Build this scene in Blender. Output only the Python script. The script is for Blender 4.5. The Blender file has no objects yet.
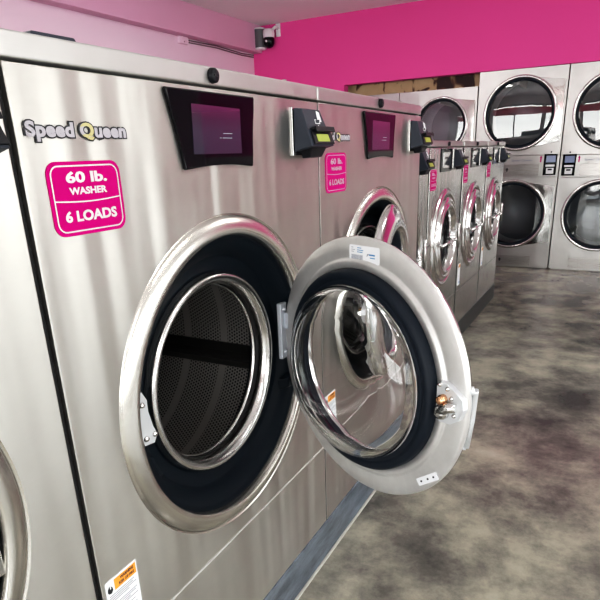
import bpy, bmesh, math, random
from mathutils import Vector, Matrix
random.seed(4)
C = bpy.context.scene.collection
PI = math.pi
R_ = math.radians

# ------------------------------------------------------------------ materials
def newmat(name):
    m = bpy.data.materials.new(name); m.use_nodes = True
    nt = m.node_tree; b = nt.nodes['Principled BSDF']
    return m, nt, b
def inp(b, **k):
    mp = dict(col='Base Color', met='Metallic', rough='Roughness', spec='Specular IOR Level', trans='Transmission Weight',
              ior='IOR', coat='Coat Weight', aniso='Anisotropic', emi='Emission Strength', emc='Emission Color', crough='Coat Roughness')
    for a, v in k.items():
        if a in ('col', 'emc') and len(v) == 3: v = (*v, 1)
        b.inputs[mp[a]].default_value = v
def simple(name, col, rough=.5, met=0, **k):
    m, nt, b = newmat(name); inp(b, col=col, rough=rough, met=met, **k)
    return m
def N(nt, t, **k):
    n = nt.nodes.new(t)
    for a, v in k.items(): setattr(n, a, v)
    return n
def mapping(nt, scale, kind='Object', loc=(0, 0, 0)):
    tc = N(nt, 'ShaderNodeTexCoord'); mp = N(nt, 'ShaderNodeMapping')
    nt.links.new(tc.outputs[kind], mp.inputs['Vector']); mp.inputs['Scale'].default_value = scale
    mp.inputs['Location'].default_value = loc
    return mp.outputs[0]
def noise(nt, vec, scale, detail=4, rough=.5, dist=0):
    n = N(nt, 'ShaderNodeTexNoise'); n.inputs['Scale'].default_value = scale; n.inputs['Detail'].default_value = detail
    n.inputs['Roughness'].default_value = rough; n.inputs['Distortion'].default_value = dist
    if vec is not None: nt.links.new(vec, n.inputs['Vector'])
    return n.outputs['Fac']
def ramp(nt, fac, stops):
    r = N(nt, 'ShaderNodeValToRGB'); e = r.color_ramp.elements
    while len(e) < len(stops): e.new(.5)
    for q, (p, c) in zip(e, stops): q.position = p; q.color = (*c, 1) if len(c) == 3 else c
    nt.links.new(fac, r.inputs[0]); return r.outputs[0]
def bump(nt, h, strength, dist, normal=None):
    b = N(nt, 'ShaderNodeBump'); b.inputs['Strength'].default_value = strength; b.inputs['Distance'].default_value = dist
    nt.links.new(h, b.inputs['Height'])
    if normal is not None: nt.links.new(normal, b.inputs['Normal'])
    return b.outputs[0]

def steel(name, col, rough, wave=.5, grain=.3, wscale=(1, 3.2, .55), gscale=(300, 6, 900), tint=True, aniso=0.0):
    m, nt, b = newmat(name); inp(b, col=col, rough=rough, met=1)
    v2 = mapping(nt, gscale)
    g = noise(nt, v2, 1, 2, .6)
    if tint:
        v3 = mapping(nt, (3, 3, 3))
        f = noise(nt, v3, 1.3, 5, .6)
        c = ramp(nt, f, [(.3, tuple(x * .9 for x in col)), (.7, tuple(min(1, x * 1.05) for x in col))])
        nt.links.new(c, b.inputs['Base Color'])
        rr = N(nt, 'ShaderNodeMapRange'); rr.inputs['To Min'].default_value = rough * .8; rr.inputs['To Max'].default_value = rough * 1.25
        nt.links.new(g, rr.inputs['Value']); nt.links.new(rr.outputs[0], b.inputs['Roughness'])
    nrm = None
    if wave:
        v = mapping(nt, wscale); w = noise(nt, v, 1.6, 2, .45)
        nrm = bump(nt, w, 1, wave * .02)
    if grain:
        nrm = bump(nt, g, grain, .0006, nrm)
    if nrm is not None: nt.links.new(nrm, b.inputs['Normal'])
    if aniso:
        tg = N(nt, 'ShaderNodeTangent', direction_type='RADIAL', axis='Z')
        nt.links.new(tg.outputs[0], b.inputs['Tangent']); inp(b, aniso=aniso); b.inputs['Anisotropic Rotation'].default_value = .25
    return m

M = {}
M['steel'] = steel('brushed stainless steel', (.56, .545, .515), .38, .9, .05, (1, 4.2, .35), aniso=.6)
M['steel_band'] = steel('brushed stainless top band', (.54, .53, .52), .42, .2, .05, aniso=.5)
M['steel_small'] = steel('bright stainless steel', (.58, .575, .565), .24, .5, .05, (1, 5, .4), aniso=.5)
M['steel_dryer'] = steel('dryer stainless steel', (.47, .455, .445), .34, .7, .06, (1.8, 1, .6), (6, 300, 900))
M['steel_dark'] = steel('darker brushed steel', (.42, .40, .385), .28, .2, .3, (1.5, 1, .6), (6, 300, 900))
M['mirror_plate'] = steel('polished steel plate', (.74, .73, .72), .09, .3, 0, (2, 1, 2), tint=False)
M['chrome'] = simple('polished chrome', (.74, .73, .73), .13, 1)
M['chrome_soft'] = simple('satin steel ring', (.62, .61, .60), .2, 1)
M['trim'] = simple('pressed steel trim ring', (.68, .66, .62), .25, 1)
m, nt, b = newmat('matt grey zinc coated steel'); inp(b, rough=.42, met=.55)
f = noise(nt, mapping(nt, (1, 1, 1)), 9, 8, .7)
f2 = noise(nt, mapping(nt, (1, 1, 1)), 260, 2, .7)
c = ramp(nt, f, [(.3, (.50, .49, .49)), (.7, (.64, .63, .62))]); nt.links.new(c, b.inputs['Base Color'])
nt.links.new(bump(nt, f2, .12, .0008), b.inputs['Normal']); M['zinc'] = m
M['bracket'] = simple('grey painted metal bracket', (.50, .53, .58), .38, .35)
M['plate_light'] = simple('pale metal plate', (.72, .74, .77), .35, .5)
M['bright_edge'] = simple('bright sheared steel edge', (.80, .79, .77), .45, .6)
M['rubber'] = simple('blue black rubber', (.007, .011, .018), .5, spec=.18)
m, nt, b = newmat('moulded black plastic'); inp(b, col=(.003, .006, .010), rough=.5, spec=.12)
nt.links.new(bump(nt, noise(nt, mapping(nt, (1, 1, 1)), 400, 2), .15, .0006), b.inputs['Normal']); M['plastic'] = m
M['black'] = simple('matt black', (.004, .004, .005), .7)
M['gloss_black'] = simple('glossy black panel', (.002, .002, .004), .05, spec=.2)
M['reader'] = simple('dark slate plastic', (.022, .027, .040), .42, spec=.25)
M['reader_side'] = simple('slate plastic side', (.035, .042, .058), .42)
M['hood'] = simple('black plastic hood', (.006, .006, .009), .4, spec=.2)
M['lcd'] = simple('green backlit display', (.30, .37, .05), .3, emi=.04, emc=(.50, .62, .05))
M['white'] = simple('white print', (.85, .85, .86), .5)
M['paper'] = simple('white paper label', (.80, .81, .84), .55)
M['orange'] = simple('orange print', (.85, .32, .04), .5)
M['ink'] = simple('black ink', (.02, .02, .025), .6)
M['ink_grey'] = simple('grey ink', (.28, .29, .33), .6)
M['ink_blue'] = simple('blue ink', (.06, .22, .45), .6)
M['pink'] = simple('magenta vinyl sticker', (.46, .0006, .15), .6, spec=.04)
M['sticker_text'] = simple('bare metal lettering', (.62, .58, .60), .42, .85)
M['logo'] = simple('silver badge lettering', (.42, .40, .44), .4, .0, spec=.2)
M['gold'] = simple('gold badge letter', (.50, .45, .22), .4, .0, spec=.2)
M['brass'] = simple('copper brass fitting', (.75, .42, .24), .25, 1)
M['wall_white'] = simple('white plastic', (.75, .73, .75), .5)
M['grey_mesh'] = simple('grey speaker mesh', (.10, .10, .11), .6)
M['drum_dark'] = simple('dark drum baffle', (.018, .017, .017), .38, .5)
M['frame'] = simple('dark window frame', (.05, .05, .055), .4, .5)
M['light'] = simple('lit diffuser', (1, 1, 1), .5, emi=24, emc=(1, .98, .95))
M['red'] = simple('red banner', (.75, .02, .06), .5)
# display glass, its reflections painted as a purple gradient with low emission
m, nt, b = newmat('display with painted reflection'); inp(b, rough=.05, coat=.5)
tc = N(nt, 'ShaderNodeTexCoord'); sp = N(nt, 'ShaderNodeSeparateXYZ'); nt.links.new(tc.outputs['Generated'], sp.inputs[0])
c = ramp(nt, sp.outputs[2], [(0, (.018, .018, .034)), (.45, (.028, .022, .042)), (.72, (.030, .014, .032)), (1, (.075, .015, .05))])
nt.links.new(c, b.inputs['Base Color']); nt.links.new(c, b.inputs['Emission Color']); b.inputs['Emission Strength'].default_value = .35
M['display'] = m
# glass
m, nt, b = newmat('clear bowl glass'); inp(b, col=(.97, .98, .98), rough=0.0, trans=1, ior=1.46); M['glass'] = m
def thin_glass(name, ior, tint):
    m, nt, b = newmat(name); nt.nodes.remove(b); out = nt.nodes['Material Output']
    g = N(nt, 'ShaderNodeBsdfGlossy'); g.inputs['Roughness'].default_value = .01
    t = N(nt, 'ShaderNodeBsdfTransparent'); t.inputs['Color'].default_value = (*tint, 1)
    fr = N(nt, 'ShaderNodeFresnel'); fr.inputs['IOR'].default_value = ior
    mx = N(nt, 'ShaderNodeMixShader'); nt.links.new(fr.outputs[0], mx.inputs[0])
    nt.links.new(t.outputs[0], mx.inputs[1]); nt.links.new(g.outputs[0], mx.inputs[2]); nt.links.new(mx.outputs[0], out.inputs[0])
    return m
M['window_glass'] = thin_glass('reflective door glass', 2.2, (.93, .95, .97))
M['pane'] = thin_glass('clear pane', 1.3, (.97, .98, .98))
# perforated drums, laid out in uv metres
def perforated(name, colm, colh, sp_, r, bands, met, rough):
    m, nt, b = newmat(name); inp(b, met=met, rough=rough)
    tc = N(nt, 'ShaderNodeTexCoord'); ds = []
    for off in ((0, 0, 0), (.5, .5, 0)):
        mp = N(nt, 'ShaderNodeMapping'); nt.links.new(tc.outputs['UV'], mp.inputs[0])
        mp.inputs['Scale'].default_value = (1 / sp_, 1 / (sp_ * 1.732), 1); mp.inputs['Location'].default_value = off
        fr = N(nt, 'ShaderNodeVectorMath', operation='FRACTION'); nt.links.new(mp.outputs[0], fr.inputs[0])
        su = N(nt, 'ShaderNodeVectorMath', operation='SUBTRACT'); nt.links.new(fr.outputs[0], su.inputs[0]); su.inputs[1].default_value = (.5, .5, 0)
        mu = N(nt, 'ShaderNodeVectorMath', operation='MULTIPLY'); nt.links.new(su.outputs[0], mu.inputs[0]); mu.inputs[1].default_value = (1, 1.732, 0)
        ln = N(nt, 'ShaderNodeVectorMath', operation='LENGTH'); nt.links.new(mu.outputs[0], ln.inputs[0]); ds.append(ln.outputs['Value'])
    mn = N(nt, 'ShaderNodeMath', operation='MINIMUM'); nt.links.new(ds[0], mn.inputs[0]); nt.links.new(ds[1], mn.inputs[1])
    lt = N(nt, 'ShaderNodeMath', operation='LESS_THAN'); nt.links.new(mn.outputs[0], lt.inputs[0]); lt.inputs[1].default_value = r
    fac = lt.outputs[0]
    sx = N(nt, 'ShaderNodeSeparateXYZ'); nt.links.new(tc.outputs['UV'], sx.inputs[0])
    for (c0, w) in bands:
        cm = N(nt, 'ShaderNodeMath', operation='COMPARE'); nt.links.new(sx.outputs[1], cm.inputs[0]); cm.inputs[1].default_value = c0; cm.inputs[2].default_value = w
        iv = N(nt, 'ShaderNodeMath', operation='SUBTRACT'); iv.inputs[0].default_value = 1; nt.links.new(cm.outputs[0], iv.inputs[1])
        mm = N(nt, 'ShaderNodeMath', operation='MULTIPLY'); nt.links.new(fac, mm.inputs[0]); nt.links.new(iv.outputs[0], mm.inputs[1]); fac = mm.outputs[0]
    mx = N(nt, 'ShaderNodeMix', data_type='RGBA'); nt.links.new(fac, mx.inputs[0])
    mx.inputs[6].default_value = (*colm, 1); mx.inputs[7].default_value = (*colh, 1)
    nt.links.new(mx.outputs[2], b.inputs['Base Color'])
    return m
M['drum'] = perforated('perforated dark drum', (.55, .53, .51), (.006, .006, .006), .0095, .30, ((.16, .012), (.29, .012)), .75, .38)
M['drum_light'] = perforated('perforated dryer drum', (.85, .87, .90), (.22, .24, .27), .022, .26, (), .25, .4)
# floor: polished stained concrete
m, nt, b = newmat('polished stained concrete')
v = mapping(nt, (1, 1, 1))
dn = N(nt, 'ShaderNodeTexNoise'); dn.inputs['Scale'].default_value = 2.0; dn.inputs['Detail'].default_value = 4; nt.links.new(v, dn.inputs['Vector'])
va = N(nt, 'ShaderNodeVectorMath', operation='MULTIPLY_ADD'); nt.links.new(dn.outputs['Color'], va.inputs[0]); va.inputs[1].default_value = (.10, .10, 0); nt.links.new(v, va.inputs[2])
a = noise(nt, va.outputs[0], 2.4, 12, .66, .1); a2 = noise(nt, v, 45, 8, .75, .1); a3 = noise(nt, v, .8, 3, .5)
vo = N(nt, 'ShaderNodeTexVoronoi', feature='SMOOTH_F1'); vo.inputs['Scale'].default_value = 7; vo.inputs['Smoothness'].default_value = .6; nt.links.new(va.outputs[0], vo.inputs['Vector'])
m0 = N(nt, 'ShaderNodeMath', operation='MULTIPLY_ADD'); nt.links.new(vo.outputs['Distance'], m0.inputs[0]); m0.inputs[1].default_value = -.16; nt.links.new(a, m0.inputs[2])
mx = N(nt, 'ShaderNodeMath', operation='MULTIPLY_ADD'); nt.links.new(a2, mx.inputs[0]); mx.inputs[1].default_value = .16; nt.links.new(m0.outputs[0], mx.inputs[2])
mx2 = N(nt, 'ShaderNodeMath', operation='MULTIPLY_ADD'); nt.links.new(a3, mx2.inputs[0]); mx2.inputs[1].default_value = .22; nt.links.new(mx.outputs[0], mx2.inputs[2])
sy = N(nt, 'ShaderNodeSeparateXYZ'); nt.links.new(v, sy.inputs[0])
c = ramp(nt, mx2.outputs[0], [(.42, (.050, .047, .044)), (.53, (.11, .104, .091)), (.60, (.18, .170, .142)), (.70, (.29, .276, .222)), (.86, (.41, .39, .315))])
nt.links.new(c, b.inputs['Base Color'])
rr = N(nt, 'ShaderNodeMapRange'); rr.inputs['To Min'].default_value = .13; rr.inputs['To Max'].default_value = .27
nt.links.new(a2, rr.inputs[0]); nt.links.new(rr.outputs[0], b.inputs['Roughness'])
nt.links.new(bump(nt, mx.outputs[0], .2, .003), b.inputs['Normal']); inp(b, spec=.45)
M['floor'] = m
# concrete plinths
def plinth_mat(name, c0, c1):
    m, nt, b = newmat(name); inp(b, rough=.35, met=.2)
    f = noise(nt, mapping(nt, (8, 2, 8)), 3, 9, .7)
    nt.links.new(ramp(nt, f, [(.35, c0), (.65, c1)]), b.inputs['Base Color'])
    nt.links.new(bump(nt, f, .3, .003), b.inputs['Normal']); return m
M['plinth'] = plinth_mat('grey painted concrete curb', (.05, .06, .075), (.17, .20, .235))
M['plinth_dark'] = plinth_mat('dark painted concrete curb', (.015, .016, .019), (.035, .036, .040))
def wall_mat(name, col, rough=.75, bs=.15):
    m, nt, b = newmat(name); inp(b, rough=rough, col=col)
    f = noise(nt, mapping(nt, (1, 1, 1)), 60, 4, .6)
    nt.links.new(bump(nt, f, bs, .004), b.inputs['Normal'])
    g = noise(nt, mapping(nt, (1, 1, 1)), .7, 3)
    nt.links.new(ramp(nt, g, [(.3, tuple(x * .94 for x in col)), (.7, col)]), b.inputs['Base Color']); return m
M['wall_pink'] = wall_mat('hot pink painted wall', (.82, .070, .34))
M['wall_pale'] = wall_mat('pale pink painted wall', (.82, .60, .72))
M['wall_soffit'] = wall_mat('dusty pink painted beam', (.70, .38, .53))
M['ceiling'] = wall_mat('textured off white ceiling', (.88, .84, .84), .9, .5)
M['wall_cream'] = wall_mat('cream painted wall', (.74, .70, .66))
m, nt, b = newmat('tan board with dark branch pattern'); inp(b, rough=.6)
f = noise(nt, mapping(nt, (5, 1, 3)), 1, 2, .5, 1.5)
nt.links.new(ramp(nt, f, [(.38, (.06, .02, .02)), (.44, (.22, .09, .05)), (.48, (.70, .48, .27)), (.9, (.80, .60, .36))]), b.inputs['Base Color'])
M['tan'] = m
M['ground'] = simple('pale pavement', (.45, .44, .42), .9)

# ------------------------------------------------------------------ geometry helpers
def box(bm, x0, x1, y0, y1, z0, z1, bev=0, seg=2):
    r = bmesh.ops.create_cube(bm, size=1)
    bmesh.ops.scale(bm, vec=(x1 - x0, y1 - y0, z1 - z0), verts=r['verts'])
    bmesh.ops.translate(bm, vec=((x0 + x1) / 2, (y0 + y1) / 2, (z0 + z1) / 2), verts=r['verts'])
    if bev:
        es = list({e for v in r['verts'] for e in v.link_edges})
        bmesh.ops.bevel(bm, geom=es, offset=bev, segments=seg, profile=.5, affect='EDGES')
def hexa(bm, pts, bev=0):
    """8 points: bottom loop 4, top loop 4"""
    v = [bm.verts.new(p) for p in pts]
    fs = [bm.faces.new([v[i] for i in f]) for f in ((3, 2, 1, 0), (4, 5, 6, 7), (0, 1, 5, 4), (1, 2, 6, 5), (2, 3, 7, 6), (3, 0, 4, 7))]
    if bev: bmesh.ops.bevel(bm, geom=list({e for f in fs for e in f.edges}), offset=bev, segments=2, profile=.5, affect='EDGES')
AX = Matrix(((0, 0, 1), (1, 0, 0), (0, 1, 0)))     # lathe local (a, b, axis) -> (y, z, x): columns
def frameX(y, z, x=0):
    """local z axis -> world X, local x -> world Y, local y -> world Z"""
    return Matrix(((0, 0, 1, x), (1, 0, 0, y), (0, 1, 0, z), (0, 0, 0, 1)))
def frameYn(x, z, y=0):
    """local z -> world -Y (towards the room), local x -> world X, local y -> world Z"""
    return Matrix(((1, 0, 0, x), (0, 0, -1, y), (0, 1, 0, z), (0, 0, 0, 1)))
def lathe(bm, prof, mtx, seg=96, closed=False, uvscale=None, smooth=True):
    uvl = bm.loops.layers.uv.verify() if uvscale else None
    rings = []
    for (r, h) in prof:
        if r < 1e-6: rings.append([bm.verts.new(mtx @ Vector((0, 0, h)))]); continue
        rings.append([bm.verts.new(mtx @ Vector((r * math.cos(2 * PI * i / seg), r * math.sin(2 * PI * i / seg), h))) for i in range(seg)])
    n = len(prof); rng = range(n if closed else n - 1); L = 0
    for k in rng:
        A, B = rings[k], rings[(k + 1) % n]
        pa, pb = prof[k], prof[(k + 1) % n]; dl = math.hypot(pa[0] - pb[0], pa[1] - pb[1])
        for i in range(seg):
            j = (i + 1) % seg
            if len(A) == 1 and len(B) == 1: continue
            if len(A) == 1: f = bm.faces.new((A[0], B[i], B[j]))
            elif len(B) == 1: f = bm.faces.new((A[i], B[0], A[j]))
            else: f = bm.faces.new((A[i], B[i], B[j], A[j]))
            f.smooth = smooth
            if uvl and len(A) > 1 and len(B) > 1:
                w = 2 * PI * uvscale / seg
                uv = ((i * w, L), (i * w, L + dl), ((i + 1) * w, L + dl), ((i + 1) * w, L))
                for lp, q in zip(f.loops, uv): lp[uvl].uv = q
        L += dl
def tube(bm, pts, r, seg=10, caps=True):
    pts = [Vector(p) for p in pts]; rings = []
    rr = r if isinstance(r, (list, tuple)) else [r] * len(pts)
    for i, p in enumerate(pts):
        d = (pts[min(i + 1, len(pts) - 1)] - pts[max(i - 1, 0)]).normalized()
        u = d.cross(Vector((0, 0, 1)) if abs(d.z) < .9 else Vector((1, 0, 0))).normalized(); w = d.cross(u)
        rings.append([bm.verts.new(p + u * rr[i] * math.cos(2 * PI * k / seg) + w * rr[i] * math.sin(2 * PI * k / seg)) for k in range(seg)])
    for A, B in zip(rings, rings[1:]):
        for k in range(seg):
            f = bm.faces.new((A[k], A[(k + 1) % seg], B[(k + 1) % seg], B[k])); f.smooth = True
    if caps: bm.faces.new(rings[0][::-1]); bm.faces.new(rings[-1])
def prism(bm, poly, mtx, h0, h1, bev=0):
    a = [bm.verts.new(mtx @ Vector((x, y, h0))) for x, y in poly]
    b_ = [bm.verts.new(mtx @ Vector((x, y, h1))) for x, y in poly]
    n = len(poly); fs = [bm.faces.new(a[::-1])]; top = bm.faces.new(b_); fs.append(top)
    for i in range(n): fs.append(bm.faces.new((a[i], a[(i + 1) % n], b_[(i + 1) % n], b_[i])))
    if bev: bmesh.ops.bevel(bm, geom=list(top.edges), offset=bev, segments=2, profile=.5, affect='EDGES')
def holed(bm, x0, x1, z0, z1, cx, cz, r, mtx, depth, lip=0.0018, seg=128):
    """plate with a round hole in the (local x, local y) plane at height 0, sides turned back by depth"""
    ang = [2 * PI * i / seg for i in range(seg)]
    for px, pz in ((x0, z0), (x1, z0), (x1, z1), (x0, z1)):
        t = math.atan2(pz - cz, px - cx) % (2 * PI); k = min(range(seg), key=lambda i: abs((ang[i] - t + PI) % (2 * PI) - PI)); ang[k] = t
    inner, outer = [], []
    for t in ang:
        c, s = math.cos(t), math.sin(t)
        k = min([q for q in ((x1 - cx) / c if c > 1e-9 else 9e9, (x0 - cx) / c if c < -1e-9 else 9e9, (z1 - cz) / s if s > 1e-9 else 9e9, (z0 - cz) / s if s < -1e-9 else 9e9)])
        inner.append(bm.verts.new(mtx @ Vector((cx + r * c, cz + r * s, 0))))
        outer.append((cx + k * c, cz + k * s))
    def ring(ins, h):
        vs = []
        for (px, pz) in outer:
            qx = min(max(px, x0 + ins), x1 - ins); qz = min(max(pz, z0 + ins), z1 - ins)
            vs.append(bm.verts.new(mtx @ Vector((qx, qz, h))))
        return vs
    A = ring(lip, 0); B = ring(lip * .3, -lip * .3); D = ring(0, -lip); E = ring(0, -depth)
    prev = inner
    for cur, sm in ((A, False), (B, True), (D, True), (E, False)):
        for i in range(seg):
            j = (i + 1) % seg
            try: f = bm.faces.new((prev[i], cur[i], cur[j], prev[j])); f.smooth = sm
            except ValueError: pass
        prev = cur
def obj(name, bm, mat, parent=None, origin=(0, 0, 0), recalc=True):
    if recalc: bmesh.ops.recalc_face_normals(bm, faces=bm.faces)
    bmesh.ops.translate(bm, vec=(-origin[0], -origin[1], -origin[2]), verts=bm.verts)
    me = bpy.data.meshes.new(name); bm.to_mesh(me); bm.free()
    me.materials.append(mat); o = bpy.data.objects.new(name, me); C.objects.link(o)
    if parent: o.parent = parent
    return o
def B(): return bmesh.new()
def text_bm(body, size, mtx, width=None, offset=0, ext=.0004, align='CENTER', bm=None, spacing=1.0, height=None):
    cu = bpy.data.curves.new('lettering', 'FONT'); cu.body = body; cu.size = size; cu.offset = offset; cu.extrude = ext
    cu.align_x = 'LEFT'; cu.space_character = spacing; cu.resolution_u = 3
    o = bpy.data.objects.new('lettering', cu); C.objects.link(o)
    dg = bpy.context.evaluated_depsgraph_get(); dg.update()
    me = bpy.data.meshes.new_from_object(o.evaluated_get(dg))
    bpy.data.objects.remove(o); bpy.data.curves.remove(cu)
    xs = [v.co.x for v in me.vertices]; ys = [v.co.y for v in me.vertices]
    w = max(xs) - min(xs); hgt = max(ys) - min(ys); sx = width / w if width else 1; sy = height / hgt if height else (sx if width else 1)
    cx = (max(xs) + min(xs)) / 2; cy = (max(ys) + min(ys)) / 2
    for v in me.vertices: v.co = mtx @ Vector(((v.co.x - cx) * sx, (v.co.y - cy) * sy, v.co.z))
    if bm is None: bm = bmesh.new()
    bm.from_mesh(me); bpy.data.meshes.remove(me)
    return bm
def tag(o, label=None, cat=None, group=None, kind=None):
    if label: o['label'] = label
    if cat: o['category'] = cat
    if group: o['group'] = group
    if kind: o['kind'] = kind
    return o
def empty(name, loc, rz=0):
    o = bpy.data.objects.new(name, None); C.objects.link(o); o.location = loc; o.rotation_euler = (0, 0, rz)
    o.empty_display_size = .1; return o
def copy_tree(o, parent=None):
    kids = [c for c in bpy.data.objects if c.parent == o]
    c = o.copy(); C.objects.link(c); c.parent = parent
    for k in kids: copy_tree(k, c)
    return c
def child(o, prefix):
    return [c for c in bpy.data.objects if c.parent == o and c.name.split('.')[0] == prefix][0]
def round_rect(x0, x1, y0, y1, r, n=6):
    p = []
    for cx, cy, a0 in ((x1 - r, y1 - r, 0), (x0 + r, y1 - r, PI / 2), (x0 + r, y0 + r, PI), (x1 - r, y0 + r, 3 * PI / 2)):
        for i in range(n + 1): a = a0 + PI / 2 * i / n; p.append((cx + r * math.cos(a), cy + r * math.sin(a)))
    return p

# ------------------------------------------------------------------ the setting
YD = 6.57; ZC = 2.69; XL = -3.42; XR = 4.3; YF = -3.4
def struct(name, bm, mat):
    return tag(obj(name, bm, mat), kind='structure')
bm = B(); box(bm, XL - .1, XR, YF, 7.5, -.1, 0); struct('floor', bm, M['floor'])
bm = B(); box(bm, XL - .1, XR + .1, YF - .1, 7.5, ZC, ZC + .1); struct('ceiling', bm, M['ceiling'])
bm = B(); box(bm, XL - .1, XL, YF - .1, 7.5, 0, ZC); struct('wall_left', bm, M['wall_pale'])
bm = B(); box(bm, XL, XL + .125, YF, YD, 2.405, ZC, .004); struct('trim_1', bm, M['wall_soffit'])
bm = B(); box(bm, XL, -2.425, YD, YD + .12, 0, ZC); box(bm, -2.425, -2.23, YD, YD + .12, 1.85, ZC); box(bm, -2.23, XR, YD, YD + .12, 1.972, ZC); box(bm, .976, XR, YD, YD + .12, 1.25, 1.972); struct('wall_back', bm, M['wall_pink'])
bm = B(); box(bm, .976, XR, YD, YD + .12, 0, 1.25); struct('trim_5', bm, M['wall_cream'])  # unseen lower wall, made cream to keep pink out of the steel reflections
bm = B(); box(bm, XL, XR, 7.45, 7.5, 0, ZC); struct('wall_rear', bm, M['wall_cream'])
bm = B(); box(bm, -2.5, -.70, 6.90, 6.93, 1.85, 2.2); struct('wall_recess', bm, M['tan'])
# right wall with shop windows
def window_wall(name, bm_axis, spans, ylo, yhi, pos, z0, z1):
    bm = B(); t = .12
    def bx(a0, a1, b0, b1):
        if bm_axis == 'x': box(bm, pos, pos + t, a0, a1, b0, b1)
        else: box(bm, a0, a1, pos - t, pos, b0, b1)
    bx(ylo, yhi, 0, z0); bx(ylo, yhi, z1, ZC)
    cur = ylo
    for a, c_ in spans: bx(cur, a, z0, z1); cur = c_
    bx(cur, yhi, z0, z1)
    struct(name, bm, M['wall_cream'])
    global WN
    for a, c_ in spans:
        WN += 1
        bm = B()
        def fx(a0, a1, b0, b1, w=.05):
            if bm_axis == 'x': box(bm, pos + .03, pos + .03 + w, a0, a1, b0, b1)
            else: box(bm, a0, a1, pos - .03 - w, pos - .03, b0, b1)
        f = .05
        fx(a, a + f, z0, z1); fx(c_ - f, c_, z0, z1); fx(a + f, c_ - f, z0, z0 + f); fx(a + f, c_ - f, z1 - f, z1)
        fx((a + c_) / 2 - .02, (a + c_) / 2 + .02, z0 + f, z1 - f)
        w = struct('window_%d' % WN, bm, M['frame'])
        bm = B()
        if bm_axis == 'x': box(bm, pos + .05, pos + .056, a + f, c_ - f, z0 + f, z1 - f)
        else: box(bm, a + f, c_ - f, pos - .056, pos - .05, z0 + f, z1 - f)
        p = obj('pane', bm, M['pane'], w)
WN = 0
window_wall('wall_right', 'x', [(-3.0, -1.2), (-1.0, .8), (1.0, 2.8), (3.0, 4.8)], YF, 7.5, XR, .35, 2.25)
window_wall('wall_front', 'y', [(-3.0, -.9), (-.8, 1.3), (1.4, 3.5)], XL, XR, YF, .10, 2.35)
# plinths under the machines
def curb(n, x1, y0, y1, mat):
    bm = B(); box(bm, -.88, x1, y0, y1, 0, .13, .004); o = struct('trim_%d' % n, bm, mat)
curb(2, .003, -.9, 2.2535, M['plinth']); curb(3, -.158, 2.262, 5.10, M['plinth_dark'])
bm = B(); box(bm, .003, .012, -.9, 2.2535, 0, .007, .002); struct('trim_4', bm, simple('dirty caulk line', (.42, .41, .38), .6))

# ------------------------------------------------------------------ washers
def readerpart(w, y0, y1, z0, z1, xt, xb):
    """card reader wedge; coordinates in washer space"""
    bm = B(); box(bm, 0, .003, y0 - .001, y1, z0 - .003, z1 + .002, .001)
    r = obj('card_reader', bm, M['chrome_soft'], w)
    bm = B()
    dz = z1 - z0
    hexa(bm, [(.006, y0, z0 + .006), (.006, y1, z0 + .006), (xb, y1 - .002, z0 + dz * .17), (xb, y0 + .002, z0 + dz * .17),
              (.006, y0, z1), (.006, y1 - .025, z1), (xt, y1 - .028, z1 - .002), (xt, y0 + .003, z1 - .002)], .002)
    h = obj('housing', bm, M['reader'], r)
    # front face frame: local u along y, v up the slope
    fb = Vector((xb, 0, z0 + dz * .17)); ft = Vector((xt, 0, z1 - .002)); s = (ft - fb).normalized(); nrm = Vector((s.z, 0, -s.x)); L = (ft - fb).length
    def fm(y, v, h=0):
        o = fb + s * v + nrm * h
        return Matrix(((0, s.x, nrm.x, o.x), (1, 0, 0, y), (0, s.z, nrm.z, o.z), (0, 0, 0, 1)))
    yc = (y0 + y1) / 2; wdt = (y1 - y0)
    bm = B(); prism(bm, [(-wdt * .42, 0), (wdt * .44, 0), (wdt * .40, L * .34), (-wdt * .42, L * .34)], fm(yc + .003, L * .04, .001), -.0005, .0035, .001); obj('screen_bezel', bm, M['hood'], r)
    bm = B(); prism(bm, [(-wdt * .30, 0), (wdt * .22, 0), (wdt * .20, L * .2), (-wdt * .30, L * .2)], fm(yc + .005, L * .10, .005), -.001, .0005); obj('screen', bm, M['lcd'], r)
    bm = B(); o1 = fm(yc, L * .42, 0)
    prism(bm, [(-wdt * .38, 0), (wdt * .42, 0), (wdt * .42, L * .05), (-wdt * .38, L * .05)], o1, 0, .016, .001)
    prism(bm, [(-wdt * .38, -L * .09), (wdt * .42, -L * .09), (wdt * .42, L * .05), (-wdt * .38, L * .05)], fm(yc, L * .42, .014), 0, .0025, .0008)
    obj('hood', bm, M['hood'], r)
    bm = B()   # white print: a card held above a slot
    prism(bm, [(-.008, 0), (.008, 0), (.010, L * .2), (-.004, L * .24)], fm(yc + .012, L * .72, .001), 0, .0008)
    prism(bm, [(-.004, 0), (.004, 0), (.004, .012), (-.004, .012)], fm(yc + .018, L * .66, .001), 0, .0008)
    for a0, a1, b0, b1 in ((-.012, .012, 0, .0015), (-.012, -.0105, 0, .010), (.0105, .012, 0, .006), (-.012, -.004, .0085, .010)):
        prism(bm, [(a0, b0), (a1, b0), (a1, b1), (a0, b1)], fm(yc + .000, L * .60, .001), 0, .0008)
    prism(bm, [(-.0035, 0), (.0035, 0), (0, .006)], fm(yc, L * .50, .001), 0, .0008)
    obj('card_symbol', bm, M['white'], r)
    bm = B(); hexa(bm, [(.010, y0 + .03, z0 - .010), (.010, y1 - .03, z0 - .010), (xb * .6, y1 - .03, z0 - .008), (xb * .6, y0 + .03, z0 - .008),
                        (.008, y0 + .02, z0 + .010), (.008, y1 - .02, z0 + .010), (xb * .8, y1 - .02, z0 + .016), (xb * .8, y0 + .02, z0 + .016)], .002)
    obj('card_slot', bm, M['hood'], r)
    return r

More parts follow.
